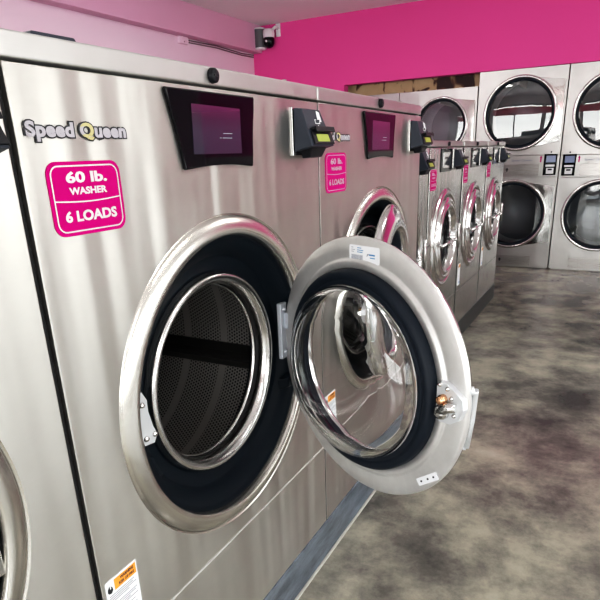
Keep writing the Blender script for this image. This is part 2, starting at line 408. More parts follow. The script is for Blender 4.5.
def sticker(w, y0, y1, z0, z1, x=.0012, lines=('60 lb.', 'WASHER', '6 LOADS')):
    bm = B(); F = frameX(0, 0, x); r = (y1 - y0) * .13
    prism(bm, round_rect(y0, y1, z0, z1, r), F, -.001, 0)
    s = obj('sticker', bm, M['pink'], w); s['label'] = 'magenta sticker with silver lettering'
    W_, H = y1 - y0, z1 - z0; yc = (y0 + y1) / 2
    F2 = frameX(0, 0, x + .0006)
    bm = B()
    # thin inner outline
    o = round_rect(y0 + W_ * .04, y1 - W_ * .04, z0 + H * .05, z1 - H * .05, r * .8); i_ = round_rect(y0 + W_ * .055, y1 - W_ * .055, z0 + H * .07, z1 - H * .07, r * .68)
    vo = [bm.verts.new(F2 @ Vector((a, b_, 0))) for a, b_ in o]; vi = [bm.verts.new(F2 @ Vector((a, b_, 0))) for a, b_ in i_]
    for k in range(len(o)): j = (k + 1) % len(o); bm.faces.new((vo[k], vo[j], vi[j], vi[k]))
    zz = z0 + H * .475
    for k in range(10):
        a0 = y0 + W_ * .05 + W_ * .9 * k / 10; a1 = a0 + W_ * .09; e0 = zz - .03 * H * math.sin(PI * k / 10); e1 = zz - .03 * H * math.sin(PI * (k + 1) / 10)
        bm.faces.new([bm.verts.new(F2 @ Vector(q)) for q in ((a0, e0, 0), (a1, e1, 0), (a1, e1 + H * .018, 0), (a0, e0 + H * .018, 0))])
    for body, wd, cz, hh in ((lines[0], .56, .79, .155), (lines[1], .52, .605, .10), (lines[2], .72, .265, .155)):
        text_bm(body, .03, frameX(yc + (.01 * W_), z0 + H * cz, x + .0005), width=W_ * wd, offset=.0011, ext=.0001, bm=bm, height=H * hh)
    obj('lettering', bm, M['sticker_text'], s, recalc=False)
    return s

def badge(w, yc, zc, width, height, x=.0015, fr=frameX, par='nameplate'):
    def layer(off, ext, h):
        cu = bpy.data.curves.new('lettering', 'FONT'); cu.body = 'Speed Queen'; cu.size = .03; cu.offset = off; cu.extrude = ext; cu.resolution_u = 4; cu.space_character = 1.06
        o = bpy.data.objects.new('lettering', cu); C.objects.link(o); dg = bpy.context.evaluated_depsgraph_get(); dg.update()
        me = bpy.data.meshes.new_from_object(o.evaluated_get(dg)); bpy.data.objects.remove(o); bpy.data.curves.remove(cu); return me
    ref = layer(0, 0, 0); xs = [v.co.x for v in ref.vertices]; x0, x1 = min(xs), max(xs); ys = [v.co.y for v in ref.vertices]; yl, yh = 0.0, max(ys)
    bpy.data.meshes.remove(ref); out = []
    for off, ext, h in ((.0036, .0002, 0), (.0013, .0002, .0005)):
        me = layer(off, ext, h); F = fr(yc, zc, 0)
        sx = width / (x1 - x0); sy = height / (yh - yl)
        for v in me.vertices: v.co = F @ Vector(((v.co.x - (x0 + x1) / 2) * sx, (v.co.y - (yl + yh) / 2) * sy, x + h + v.co.z))
        bm = B(); bm.from_mesh(me); bpy.data.meshes.remove(me); out.append(bm)
    s_ = obj(par, out[0], M['ink'], w, recalc=False)
    l = obj('lettering', out[1], M['logo'], s_, recalc=False); l.data.materials.append(M['gold'])
    for p in l.data.polygons:
        f = (p.center.y - yc) / width
        if .045 < f < .135: p.material_index = 1
    return s_

def warning(w, y0, y1, z0, z1):
    bm = B(); F = frameX(0, 0, .001); prism(bm, round_rect(y0, y1, z0, z1, .002, 2), F, -.0008, 0)
    s = obj('warning_label', bm, M['paper'], w); s['label'] = 'white warning label with orange header'
    W_ = y1 - y0
    bm = B(); prism(bm, [(y0 + W_ * .26, z1 - .026), (y1 - .003, z1 - .026), (y1 - .003, z1 - .004), (y0 + W_ * .26, z1 - .004)], F, 0, .0006); obj('header', bm, M['orange'], s)
    bm = text_bm('WARNING', .01, frameX(y0 + W_ * .66, z1 - .0095, .0018), width=W_ * .44, offset=.0004, ext=.0001, height=.0065)
    text_bm('RISK OF FIRE', .01, frameX(y0 + W_ * .64, z1 - .019, .0018), width=W_ * .50, offset=.0003, ext=.0001, bm=bm, height=.006)
    # flame pictogram
    prism(bm, [(0, 0), (.006, -.002), (.010, .003), (.009, .009), (.006, .013), (.0065, .008), (.004, .006), (.003, .015), (-.001, .009), (-.002, .004)], frameX(y0 + .005, z1 - .025, .001), 0, .0006)
    obj('lettering', bm, M['ink'], s, recalc=False)
    bm = B(); z = z1 - .033; k = 0
    while z > z0 + .008:
        k += 1; e = y1 - .006 - (.018 if k % 4 == 0 else .004 * (k % 3))
        if k % 5: prism(bm, [(y0 + .005, z), (e, z), (e, z + .0014), (y0 + .005, z + .0014)], F, 0, .0005)
        z -= .0042
    obj('small_print', bm, M['ink_grey'], s)
    bm = B(); prism(bm, [(.009 * math.cos(t * PI / 6), .009 * math.sin(t * PI / 6)) for t in range(12)], frameX(y1 - .016, z0 + .016, .001), 0, .0007)
    obj('round_mark', bm, M['ink_blue'], s)

def make_door(w, R, name='door', zoff=0, full=True):
    """local frame: origin at hinge end, door along -y, +x outwards (room side); returns mesh object"""
    k = R / .29; F = frameX(-R, 0, 0)
    bm = B()
    prof = [(.224, -.014), (.236, -.0165), (.240, -.0165), (.243, -.012), (.246, -.010), (.249, -.0105), (.284, -.009), (.2890, -.006), (.2900, .0), (.2885, .006), (.280, .012), (.262, .022), (.240, .029), (.220, .030),
            (.210, .025), (.206, .016), (.205, .008), (.205, -.002), (.222, -.004)]
    lathe(bm, [(r * k, h * k) for r, h in prof], F, 256, closed=True)
    d = obj(name, bm, M['chrome'] , w)
    d.data.materials.append(M['zinc'])
    for p in d.data.polygons:
        c = p.center; rr = math.hypot(c.y + R, c.z)
        if c.x < -.001 and rr > .222 * k: p.material_index = 1
    bm = B()
    prof = [(.2245, -.012), (.2235, -.030), (.219, -.036), (.212, -.0375), (.205, -.036), (.203, -.034), (.201, -.036), (.192, -.035), (.186, -.032), (.183, -.028), (.184, -.022), (.192, -.015), (.204, -.008), (.2045, .006), (.209, .006), (.212, -.002), (.222, -.004)]
    lathe(bm, [(r * k, h * k) for r, h in prof], F, 128, closed=True)
    obj('door_gasket', bm, M['rubber'], d)
    bm = B()
    outer = [(0, -.090), (.06, -.0895), (.11, -.0885), (.137, -.0870), (.150, -.0845), (.161, -.0805), (.171, -.0750), (.180, -.0680), (.187, -.0590), (.1915, -.0490), (.193, -.0400), (.190, -.031)]
    inner = [(.179, -.030), (.1805, -.038), (.178, -.0475), (.172, -.0565), (.163, -.0645), (.152, -.0705), (.141, -.0742), (.128, -.0765), (.10, -.0785), (.06, -.0798), (0, -.080)]
    lathe(bm, [(r * k, h * k) for r, h in outer + inner], F, 256)
    obj('glass_bowl', bm, M['glass'], d)
    return d

def door_A_details(d, R=.29):
    """latch, handle, labels; plane coords (a towards free edge, z)"""
    def P(h): return Matrix(((0, 0, -1, -h), (-1, 0, 0, -R), (0, 1, 0, 0), (0, 0, 0, 1)))   # local x -> -y (free edge), y -> z, z -> -x (inwards, facing the drum)
    h0 = .018
    bm = B(); prism(bm, [(.226, -.031), (.236, -.036), (.260, -.034), (.280, -.020), (.289, .004), (.286, .022), (.268, .034), (.250, .045), (.236, .047), (.226, .036)], P(h0), -.010, .0035, .001)
    obj('latch_plate', bm, M['plate_light'], d)
    bm = B(); lathe(bm, [(0, .0), (.0095, 0), (.0095, .008), (.008, .010), (.008, .014), (.0065, .016), (0, .016)], P(h0 + .004) @ Matrix.Translation((.244, .014, 0)), 24)
    obj('latch_catch', bm, M['brass'], d)['label'] = 'copper coloured catch'
    bm = B()
    lathe(bm, [(0, 0), (.015, 0), (.015, .008), (.012, .014), (.006, .017), (0, .018)], P(h0 + .003) @ Matrix.Translation((.243, -.012, 0)), 24)
    tube(bm, [(-h0 - .012, -R - .243, -.010), (-h0 - .012, -R - .262, .004), (-h0 - .008, -R - .276, .006)], [.009, .011, .008], 12)
    for a, z in ((.262, .020), (.234, .040), (.270, -.012), (.252, .036)):
        lathe(bm, [(0, .006), (.003, .005), (.0045, .002), (.0045, 0)], P(h0 + .003) @ Matrix.Translation((a, z, 0)), 12)
    obj('latch_knob', bm, M['chrome_soft'], d)
    h0 = .010
    bm = B(); M2 = P(h0) @ Matrix.Translation((.205, -.181, 0)) @ Matrix.Rotation(R_(38), 4, 'Z')
    prism(bm, round_rect(-.031, .031, -.008, .008, .002, 3), M2, 0, .0015)
    obj('strike_plate', bm, M['paper'], d)
    bm = B()
    for q in (-.019, .002, .02): prism(bm, [(.0028 * math.cos(t * PI / 5) + q, .0022 * math.sin(t * PI / 5)) for t in range(10)], M2, .0015, .0022)
    obj('screw_hole', bm, M['ink'], d)
    # handle: bar on the outer face near the free edge
    bm = B()
    pts = [(.002, -R - .282, .034), (.008, -R - .289, .036), (.010, -R - .290, .030), (.011, -R - .286, -.025), (.010, -R - .277, -.085), (.004, -R - .268, -.086)]
    tube(bm, pts[:2], .008, 12); tube(bm, pts[1:5], [.0075, .005, .005, .0065], 12); tube(bm, pts[4:], .006, 12)
    obj('handle', bm, M['plate_light'], d)
    # paper label with bar code
    bm = B(); prism(bm, round_rect(-.030, .058, .238, .2725, .003, 3), P(h0 + .0005), 0, .0008); s = obj('paper_label', bm, M['paper'], d)
    s['label'] = 'small white paper label with bar code'
    bm = B(); a = -.024
    while a < .011:
        wv = random.choice((.0005, .0009, .0013)); prism(bm, [(a, .2435), (a + wv, .2435), (a + wv, .253), (a, .253)], P(h0 + .0013), 0, .0004); a += wv + random.choice((.0006, .001))
    for q, e in ((.2665, .006), (.2620, .011), (.2580, .008)):
        prism(bm, [(-.024, q), (-.024 + e, q), (-.024 + e, q + .0014), (-.024, q + .0014)], P(h0 + .0013), 0, .0004)
    prism(bm, [(.022, .251), (.027, .255), (.029, .2575), (.024, .2575)], P(h0 + .0013), 0, .0004)
    obj('bar_code', bm, M['ink_grey'], s)
    bm = B()
    for q, e in ((.2665, .012), (.2620, .018), (.2580, .016)):
        prism(bm, [(-.006, q), (-.006 + e, q), (-.006 + e, q + .0016), (-.006, q + .0016)], P(h0 + .0013), 0, .0004)
    prism(bm, [(.029, .2545), (.046, .2545), (.046, .2575), (.029, .2575)], P(h0 + .0013), 0, .0004)
    prism(bm, [(.032, .249), (.046, .249), (.046, .251), (.032, .251)], P(h0 + .0013), 0, .0004)
    obj('blue_print', bm, M['ink_blue'], s)

ZB = .13   # machines stand on the curb
ZK = .7855
def make_large():
    w = empty('front_load_washer', (0, 0, ZB))
    S = (0, 0, ZB); hy = .4335; cy = .005
    def o(name, bm, mat, par=w, **k): return obj(name, bm, mat, par, S if par is w else (0, 0, 0), **k)
    # cabinet body behind the front
    bm = B(); box(bm, -.86, -.022, -hy + .004, -hy + .010, ZB, 1.385); box(bm, -.86, -.022, hy - .010, hy - .004, ZB, 1.385)
    box(bm, -.86, -.855, -hy + .010, hy - .010, ZB, 1.385); box(bm, -.855, -.022, -hy + .01, hy - .01, ZB, ZB + .008)
    o('cabinet', bm, M['plastic'])
    bm = B(); holed(bm, -hy, hy, .4012, 1.3575, cy, ZK, .346, frameX(0, 0, 0), .022); o('front_panel', bm, M['steel'])
    bm = B(); box(bm, -.022, 0, -hy, hy, ZB + .001, .3982, .0025); o('kick_panel', bm, M['steel'])
    bm = B(); box(bm, -.86, .0, -hy, hy, 1.3618, 1.394, .0035, 3); o('top_cover', bm, M['steel_band'])
    bm = B(); lathe(bm, [(0, .010), (.010, .010), (.0125, .008), (.0135, 0)], frameX(cy - .005, 1.3785, 0), 24); box(bm, .009, .0115, cy - .011, cy + .001, 1.377, 1.380)
    o('lock', bm, M['hood'])
    bm = B(); box(bm, -.02, .0006, hy - .0012, hy + .0018, ZB + .003, 1.3575); o('seam_shade', bm, M['black'])  # added black strip paints the seam's shade and covers its bright lips
    bm = B(); box(bm, -.01, .0012, -hy + .002, hy - .002, .3984, .4004); o('panel_edge', bm, M['bright_edge'])
    # pressed trim ring
    bm = B(); lathe(bm, [(.350, -.0005), (.3465, -.0005), (.3445, -.004), (.3425, -.004), (.3405, .000), (.336, .003), (.326, .0075), (.315, .0100), (.307, .0095), (.3035, .0065), (.3015, -.004), (.3015, -.014)], frameX(cy, ZK, 0), 160)
    o('trim_ring', bm, M['trim'])
    bm = B(); lathe(bm, [(.3015, -.010), (.297, -.010), (.2955, -.014), (.290, -.0155), (.262, -.034), (.2585, -.048), (.2545, -.050), (.236, -.054), (.228, -.058), (.222, -.060), (.222, -.11), (.30, -.11)], frameX(cy, ZK, 0), 160)
    o('door_surround', bm, M['plastic'])
    bm = B(); lathe(bm, [(.224, -.058), (.2225, -.044), (.2185, -.038), (.213, -.037), (.205, -.042), (.1985, -.052), (.196, -.060), (.197, -.066)], frameX(cy, ZK, 0), 128)
    o('tub_ring', bm, M['chrome_soft'])
    bm = B(); lathe(bm, [(.197, -.066), (.205, -.068), (.205, -.076), (.199, -.080)], frameX(cy, ZK, 0), 96); o('tub_gasket', bm, M['black'])
    bm = B(); lathe(bm, [(.305, -.086), (.200, -.082), (.196, -.077), (.193, -.078), (.193, -.088)], frameX(cy, ZK, 0), 128)
    dl = o('drum_rim', bm, M['chrome_soft'])
    bm = B(); lathe(bm, [(.300, -.088), (.300, -.52)], frameX(cy, ZK, 0), 128, uvscale=.30); dr = o('drum', bm, M['drum'], recalc=False)
    bm = B(); lathe(bm, [(.300, -.52), (0, -.53)], frameX(cy, ZK, 0), 96, uvscale=.15); o('drum_back', bm, M['drum'], recalc=False)
    for a in (-14.5, 105.5, 225.5):
        bm = B(); F = frameX(cy, ZK, 0) @ Matrix.Rotation(R_(a), 4, 'Z')
        sec = [(.302, -.034), (.292, -.032), (.262, -.012), (.256, 0), (.262, .012), (.292, .032), (.302, .034)]
        prism(bm, sec, F, -.515, -.13); l = obj('lifter', bm, M['drum_dark'], dr, S)
    # hinge bracket on the right, latch plate on the left
    bm = B(); box(bm, -.030, -.018, .2385, .268, .742, .888, .002); box(bm, -.024, -.006, .255, .290, .820, .862, .002)
    lathe(bm, [(0, .006), (.005, .005), (.0055, 0)], frameX(.252, .872, -.018), 12)
    lathe(bm, [(0, .006), (.005, .005), (.0055, 0)], frameX(.252, .76, -.018), 12)
    o('hinge_bracket', bm, M['bracket'])
    bm = B(); box(bm, -.014, .004, .272, .298, .862, .905, .003)
    for z in (.872, .893): lathe(bm, [(0, .008), (.004, .007), (.0055, .003), (.0055, 0)], frameX(.285, z, .004), 12)
    o('hinge_knuckle', bm, M['chrome_soft'])
    bm = B(); box(bm, -.014, .004, .272, .298, .70, .74, .003); o('hinge_knuckle', bm, M['chrome_soft'])
    bm = B(); hexa(bm, [(-.03, .232, .655), (-.03, .285, .648), (-.008, .280, .66), (-.008, .245, .665), (-.03, .225, .690), (-.03, .285, .70), (-.008, .28, .695), (-.008, .24, .69)], .003)
    o('hinge_cover', bm, M['plastic'])
    F = frameX(-.950, 0, -.030)
    bm = B(); prism(bm, [(.676, .738), (.712, .732), (.722, .748), (.712, .765), (.704, .80), (.706, .822), (.695, .842), (.680, .830), (.677, .80)], F, 0, .004, .001)
    l = o('latch_bracket', bm, M['plate_light'])
    for a, z in ((.690, .818), (.713, .750), (.690, .750)):
        bm = B(); lathe(bm, [(0, .006), (.004, .0055), (.006, .002), (.006, 0)], frameX(a - .950, z, -.026), 14); obj('screw', bm, M['chrome'], l, S)
    bm = B(); prism(bm, [(-.27, .72), (-.245, .705), (-.225, .66), (-.235, .635), (-.255, .665), (-.275, .69)], frameX(0, 0, -.040), 0, .012, .003)
    o('ledge', bm, M['plastic'])
    # display pod
    def arc(p, q, sag, n=6):
        out = []
        for i in range(n + 1):
            t = i / n; x = p[0] + (q[0] - p[0]) * t; z = p[1] + (q[1] - p[1]) * t; dx, dz = q[0] - p[0], q[1] - p[1]; L = math.hypot(dx, dz); s = 4 * t * (1 - t) * sag
            out.append((x - dz / L * s, z + dx / L * s))
        return out
    oy = -.950
    poly = arc((.845 + oy, 1.2175), (1.062 + oy, 1.2175), .006) + arc((1.064 + oy, 1.220), (1.081 + oy, 1.347), .004) + [(1.078 + oy, 1.3505), (.811 + oy, 1.3505)] + arc((.808 + oy, 1.347), (.842 + oy, 1.220), .004)
    bm = B(); prism(bm, poly, frameX(0, 0, 0), -.004, .007, .003); p = o('control_panel', bm, M['gloss_black'])
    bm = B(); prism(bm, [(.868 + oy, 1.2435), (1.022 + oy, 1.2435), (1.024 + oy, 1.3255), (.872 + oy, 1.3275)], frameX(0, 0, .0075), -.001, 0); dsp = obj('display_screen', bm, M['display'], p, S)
    bm = B()
    for q, a0, a1 in ((1.279, .962, .992), (1.271, .950, .955), (1.271, .959, .99)):
        prism(bm, [(a0 + oy, q), (a1 + oy, q), (a1 + oy, q + .0012), (a0 + oy, q + .0012)], frameX(0, 0, .0078), 0, .0002)
    obj('display_print', bm, M['ink_grey'], p, S)
    # writing
    for ob in (badge(w, .6205 - .950, 1.2800, .176, .0175), sticker(w, .551 - .950, .687 - .950, 1.1365, 1.2385)):
        for v in [ob] : v.location.z -= ZB
    pre = set(bpy.data.objects)
    warning(w, .524 - .950, .598 - .950, .405, .556)
    r = readerpart(w, 1.247 - .950, 1.370 - .950, 1.238, 1.338, .026, .052)
    for ob in [q for q in bpy.data.objects if q not in pre and q.parent == w]: ob.location.z -= ZB
    d = make_door(w, .29); d.location = (0, .297, ZK - ZB)
    door_A_details(d)
    # grey pipe cover stub on top
    bm = B(); hexa(bm, [(-.11, -.335, 1.394), (-.11, -.245, 1.394), (-.06, -.245, 1.394), (-.06, -.335, 1.394), (-.105, -.328, 1.413), (-.105, -.252, 1.413), (-.065, -.252, 1.413), (-.065, -.328, 1.413)], .002)
    o('top_lid', bm, M['reader'])
    bm = B(); box(bm, -.10, -.05, .38, .43, 1.394, 1.401, .002); lathe(bm, [(0, .018), (.006, .017), (.007, .0)], Matrix.Translation((-.07, .395, 1.394)), 12); o('top_fitting', bm, M['chrome_soft'])
    return w

LG = 'row of large front loading washers'
wa = make_large(); wa.location = (0, .950, ZB)
tag(wa, 'large stainless steel washer in the foreground with its round door swung wide open', 'washer', LG)
w0 = copy_tree(wa); w0.location = (0, .071, ZB)
tag(w0, 'large stainless steel washer cut off by the left edge, only its right side showing', 'washer', LG)
wb = copy_tree(wa); wb.location = (0, 1.820, ZB)
tag(wb, 'second large stainless steel washer behind the open door, its own door slightly ajar', 'washer', LG)
da = child(wa, 'door'); da.location = (-.024, 1.223 - .950, ZK - ZB); da.rotation_euler.z = R_(65)
rd0 = child(w0, 'card_reader'); rd0.location.y -= .020; bpy.data.objects.remove(child(w0, 'seam_shade'))
db = child(wb, 'door'); db.location = (0, .289, ZK - ZB); db.rotation_euler.z = R_(8)
for ww in (wa, wb):  # only the first machine has the lid, the small fitting sits near each joint
    pass
bpy.data.objects.remove(child(wb, 'top_lid')); bpy.data.objects.remove(child(w0, 'top_lid')); 
bm = B(); box(bm, -.05, -.010, .5050, .5160, .14, 1.36); tag(obj('gap_shade', bm, M['black']), 'added black vertical strip standing in for the shade between the two nearest washers', 'strip')  # added black strip draws the shade inside the open gap

def make_small():
    w = empty('compact_washer', (0, 0, ZB)); S = (0, 0, ZB); hy = .3585; ZS = .755
    def o(name, bm, mat, par=w, **k): return obj(name, bm, mat, par, S, **k)
    bm = B(); box(bm, -.70, -.02, -hy + .003, -hy + .008, ZB, 1.275); box(bm, -.70, -.02, hy - .008, hy - .003, ZB, 1.275); box(bm, -.70, -.695, -hy + .008, hy - .008, ZB, 1.275)
    o('cabinet', bm, M['steel_dark'])
    bm = B(); holed(bm, -hy, hy, .372, 1.2475, 0, ZS, .282, frameX(0, 0, 0), .02); o('front_panel', bm, M['steel_small'])
    bm = B(); box(bm, -.02, 0, -hy, hy, ZB + .001, .369, .003); o('kick_panel', bm, M['steel_small'])
    bm = B(); box(bm, -.70, .0, -hy, hy, 1.2515, 1.283, .004, 3); o('top_cover', bm, M['steel_band'])
    bm = B(); lathe(bm, [(0, .010), (.010, .010), (.0125, 0)], frameX(0, 1.267, 0), 20); o('lock', bm, M['hood'])
    bm = B(); box(bm, -.02, .0006, hy - .0015, hy + .0012, ZB + .003, 1.2475); o('seam_shade', bm, M['black'])  # same added strip, dark seam shade between the small machines
    bm = B(); lathe(bm, [(.285, -.0005), (.281, -.003), (.276, .004), (.262, .014), (.248, .012), (.240, .002), (.238, -.02), (.15, -.03)], frameX(0, ZS, 0), 96); o('trim_ring', bm, M['chrome_soft'])
    bm = B(); lathe(bm, [(.233, -.02), (.234, .006), (.229, .018), (.217, .025), (.207, .024), (.203, .018), (.198, .022), (.190, .029), (.182, .028), (.176, .020), (.174, -.03)], frameX(0, ZS, 0), 96)
    d = o('door', bm, M['chrome'])
    bm = B(); lathe(bm, [(.174, -.03), (.1735, -.012), (.16, -.022), (.10, -.036), (0, -.045)], frameX(0, ZS, 0), 64); o('door_glass', bm, M['gloss_black'], d)
    bm = B()
    tube(bm, [(.052, -.235, ZS - .006), (.052, .055, ZS - .006)], .0075, 12)
    for y in (-.145, .145): lathe(bm, [(0, .012), (.008, .009), (.012, 0), (.008, -.009), (0, -.012)], frameX(y - .09, ZS - .006, .052), 16)
    tube(bm, [(.03, -.205, ZS - .006), (.052, -.200, ZS - .006)], .007, 10); tube(bm, [(.0, .055, ZS - .006), (.052, .055, ZS - .006)], .007, 10)
    o('handle', bm, M['chrome'], d)
    bm = B(); tube(bm, [(.004, .235, ZS + .06), (.03, .235, ZS + .06), (.03, .235, ZS - .08), (.004, .235, ZS - .08)], .008, 10); o('hinge', bm, M['chrome_soft'])
    bm = B(); prism(bm, round_rect(-.155, .075, 1.125, 1.243, .006, 3), frameX(0, 0, 0), -.003, .005, .002); p = o('control_panel', bm, M['gloss_black'])
    bm = B(); prism(bm, round_rect(-.115, .045, 1.145, 1.225, .004, 3), frameX(0, 0, .006), -.001, .001); o('display_screen', bm, M['mirror_plate'], p)
    pre = set(bpy.data.objects)
    sticker(w, -.345, -.225, 1.040, 1.142, lines=('lb.', 'WASHER', 'LOADS'))
    warning(w, -.345, -.285, .40, .54)
    readerpart(w, .125, .245, 1.138, 1.236, .026, .062)
    for ob in [q for q in bpy.data.objects if q not in pre and q.parent == w]: ob.location.z -= ZB
    return w
SG = 'row of smaller front loading washers'
sm = make_small()
for i, (yc, lab) in enumerate(((2.580, 'small stainless washer mostly hidden behind the last large washer'), (3.300, 'small stainless washer nearest the large washers, round chrome door closed'),
                              (4.020, 'middle small stainless washer of the three with visible chrome doors'), (4.740, 'farthest small stainless washer at the end of the row, beside the dryers'))):
    q = sm if i == 0 else copy_tree(sm)
    q.location = (-.16, yc, ZB); tag(q, lab, 'washer', SG)
    if i == 0: q.location.y = 2.5985; q.scale.y = .952

# ------------------------------------------------------------------ dryers
def make_dryer(W_, H, R, zu, zl, side, label, xc, cxo=0.0, plate=True):
    w = empty('stack_dryer', (xc, YD, 0)); hw = W_ / 2 - .0025
    F0 = frameYn(0, 0, 0); mid = (zu + zl) / 2 - .01
    def o(name, bm, mat, par=w, **k): return obj(name, bm, mat, par, **k)
    bm = B(); box(bm, -hw, -hw + .006, .02, .80, .012, H - .004); box(bm, hw - .006, hw, .02, .80, .012, H - .004); box(bm, -hw, hw, .794, .80, .012, H - .004); box(bm, -hw, hw, .02, .80, H - .010, H - .004)
    box(bm, -hw + .02, hw - .02, .03, .5, 0, .014); o('cabinet', bm, M['steel_dark'])
    bm = B(); holed(bm, -hw, hw, mid + .105, H, cxo, zu, R - .02, F0, .03); o('upper_front', bm, M['steel_dryer'])
    bm = B(); holed(bm, -hw, hw, .012, mid - .11, cxo, zl, R - .02, F0, .03); o('lower_front', bm, M['steel_dryer'])
    bm = B(); box(bm, -hw, hw, .001, .03, mid - .107, mid + .102, .002); o('middle_band', bm, M['steel_dryer'])
    for zc in (zu, zl):
        bm = B()
        lathe(bm, [(R * .985, .0), (R, .012), (R * 1.0, .028), (R * .985, .036), (R * .95, .038), (R * .925, .034), (R * .915, .022), (R * .91, .0)], frameYn(cxo, zc, 0), 112)
        d = o('door', bm, M['chrome_soft'])
        if plate:
            bm = B(); x1 = hw - .018; a = R * .97; h = .285 * R / .355
            pts = [(a * math.cos(t), a * math.sin(t)) for t in [R_(88) - R_(176) * k / 30 for k in range(31)]]
            poly = [(cxo + p[0], zc + p[1]) for p in pts] + [(cxo + R * .30, zc - R * .945), (x1, zc - h), (x1, zc + h)]
            # plate: outside of the circle up to the squared right side
            poly = [(cxo + a * math.cos(t), zc + a * math.sin(t)) for t in [R_(72) - R_(144) * k / 28 for k in range(29)]] + [(x1, zc - h * .97), (x1, zc + h)]
            prism(bm, poly, frameYn(0, 0, 0), .004, .020, .002); o('door_plate', bm, M['mirror_plate'], d)
        bm = B(); lathe(bm, [(R * .925, .022), (R * .90, .030), (R * .87, .028), (R * .845, .018), (R * .84, -.04), (R * .91, -.04)], frameYn(cxo, zc, 0), 96); o('door_gasket', bm, M['rubber'], d)
        bm = B(); lathe(bm, [(R * .846, .014), (R * .7, .0155), (R * .4, .0165), (0, .017)], frameYn(cxo, zc, 0), 96); o('door_glass', bm, M['window_glass'], d)
        bm = B(); lathe(bm, [(R * .86, -.04), (R * .98, -.05), (R * .98, -.62), (0, -.63)], frameYn(cxo, zc, 0), 80, uvscale=R); o('drum', bm, M['drum_light'], w, recalc=False)
        bm = B()
        for a in (100, 220, 340):
            Fm = frameYn(cxo, zc, 0) @ Matrix.Rotation(R_(a), 4, 'Z'); prism(bm, [(R * .97, -.03), (R * .80, -.01), (R * .80, .01), (R * .97, .03)], Fm, -.6, -.06)
        o('drum_baffle', bm, M['steel_dark'])
    # controls
    s = side; xo = .275 if s > 0 else -.398
    bm = B(); box(bm, xo, xo + .124, -.008, .001, mid - .092, mid + .112, .003); cp = o('control_panel', bm, M['gloss_black'])
    bm = B(); box(bm, xo + .022, xo + .110, -.0095, -.0075, mid + .032, mid + .095, .001); obj('display_screen', bm, simple('grey blue display', (.16, .18, .26), .1, emi=.35, emc=(.16, .2, .32)), cp)
    bm = B(); box(bm, xo + .030, xo + .100, -.014, -.006, mid - .078, mid - .022, .003); box(bm, xo + .022, xo + .106, -.022, -.006, mid - .010, mid + .010, .003)
    obj('card_slot', bm, M['paper'], cp)
    bm = B(); box(bm, xo + .045, xo + .085, -.0165, -.013, mid - .045, mid - .030, .001); obj('slot_mouth', bm, M['hood'], cp)
    bm = B(); lathe(bm, [(0, .006), (.007, .005), (.008, 0)], frameYn(xo + .062, mid + .130, 0), 14); o('lock', bm, M['hood'])
    xa = xo - .03 if s > 0 else xo + .150
    bm = B(); prism(bm, [(xa - .006, mid + .035), (xa + .006, mid + .035), (xa + .006, mid + .075), (xa + .013, mid + .075), (xa, mid + .098), (xa - .013, mid + .075), (xa - .006, mid + .075)], frameYn(0, 0, 0), .0, .002)
    o('arrow_sticker', bm, M['pink'])
    x0, x1 = (-hw + .03, .235) if s > 0 else (-.235, hw - .03)
    for z0, z1, nm in ((mid - .095, mid + .020, 'lint_drawer'), (.028, .128, 'lower_drawer')):
        bm = B(); box(bm, x0, x1, -.004, .002, z0, z1, .002); dd = o(nm, bm, M['steel_dark'])
        bm = B(); prism(bm, [(.012 * math.cos(t * PI / 8), .014 * math.sin(t * PI / 8)) for t in range(16)] , frameYn((x0 + x1) / 2, (z0 + z1) / 2 + .008, -.004), 0, .002)
        prism(bm, [(-.006, -.022), (.006, -.022), (.006, 0), (-.006, 0)], frameYn((x0 + x1) / 2, (z0 + z1) / 2 + .008, -.004), 0, .002); obj('keyhole', bm, M['ink'], dd)
    bm = text_bm('Speed Queen', .03, frameYn(.06 if s > 0 else -.10, mid + .055, -.0005), width=.20, height=.026, offset=.001, ext=.0006); o('nameplate', bm, M['ink_grey'], recalc=False)
    for x in (-hw + .012, hw - .012):
        for z in (zu - R * .6, zu + R * .35, zl + R * .5, zl - R * .4):
            bm = B(); lathe(bm, [(0, .003), (.004, .002), (.005, 0)], frameYn(x, z, 0), 10); o('screw', bm, M['ink_grey'])
    tag(w, label, 'dryer', 'row of stacked dryers')
    return w
make_dryer(.842, 1.967, .355, 1.555, .566, 1, 'tall stacked dryer pair right behind the row of small washers', -.2955)
make_dryer(.842, 1.967, .355, 1.540, .566, -1, 'tall stacked dryer pair cut off by the right edge of the photo', .5515, plate=False)
make_dryer(.845, 1.842, .286, 1.482, .55, 1, 'shorter dryer behind the washers under the tan recess, left of the tall dryers', -1.145, cxo=.053)
make_dryer(.845, 1.842, .286, 1.482, .55, 1, 'shorter dryer hidden but for its top, behind the large washers', -1.993)

# ------------------------------------------------------------------ small things on the walls
t = empty('security_camera', (-3.135, YD, 2.575)); t.scale = (1.25, 1.25, 1.25)
bm = B(); box(bm, .035, .085, -.012, 0, -.02, .09, .006); tube(bm, [(.06, -.01, .05), (.055, -.05, .055), (.03, -.07, .03)], .014, 10); obj('wall_bracket', bm, M['wall_white'], t)
bm = B(); lathe(bm, [(0, .045), (.040, .045), (.052, .035), (.055, .0), (.053, -.022), (.045, -.03)], Matrix.Translation((0, -.08, -.005)), 28); obj('camera_body', bm, M['wall_white'], t)
bm = B(); lathe(bm, [(.048, -.028), (.052, -.05), (.048, -.085), (.034, -.108), (.015, -.118), (0, -.12)], Matrix.Translation((0, -.08, 0)), 28); obj('camera_dome', bm, M['gloss_black'], t)
bm = B(); lathe(bm, [(0, .012), (.008, .010), (.010, 0)], frameYn(.0, -.065, -.13), 14); obj('lens', bm, M['white'], t)
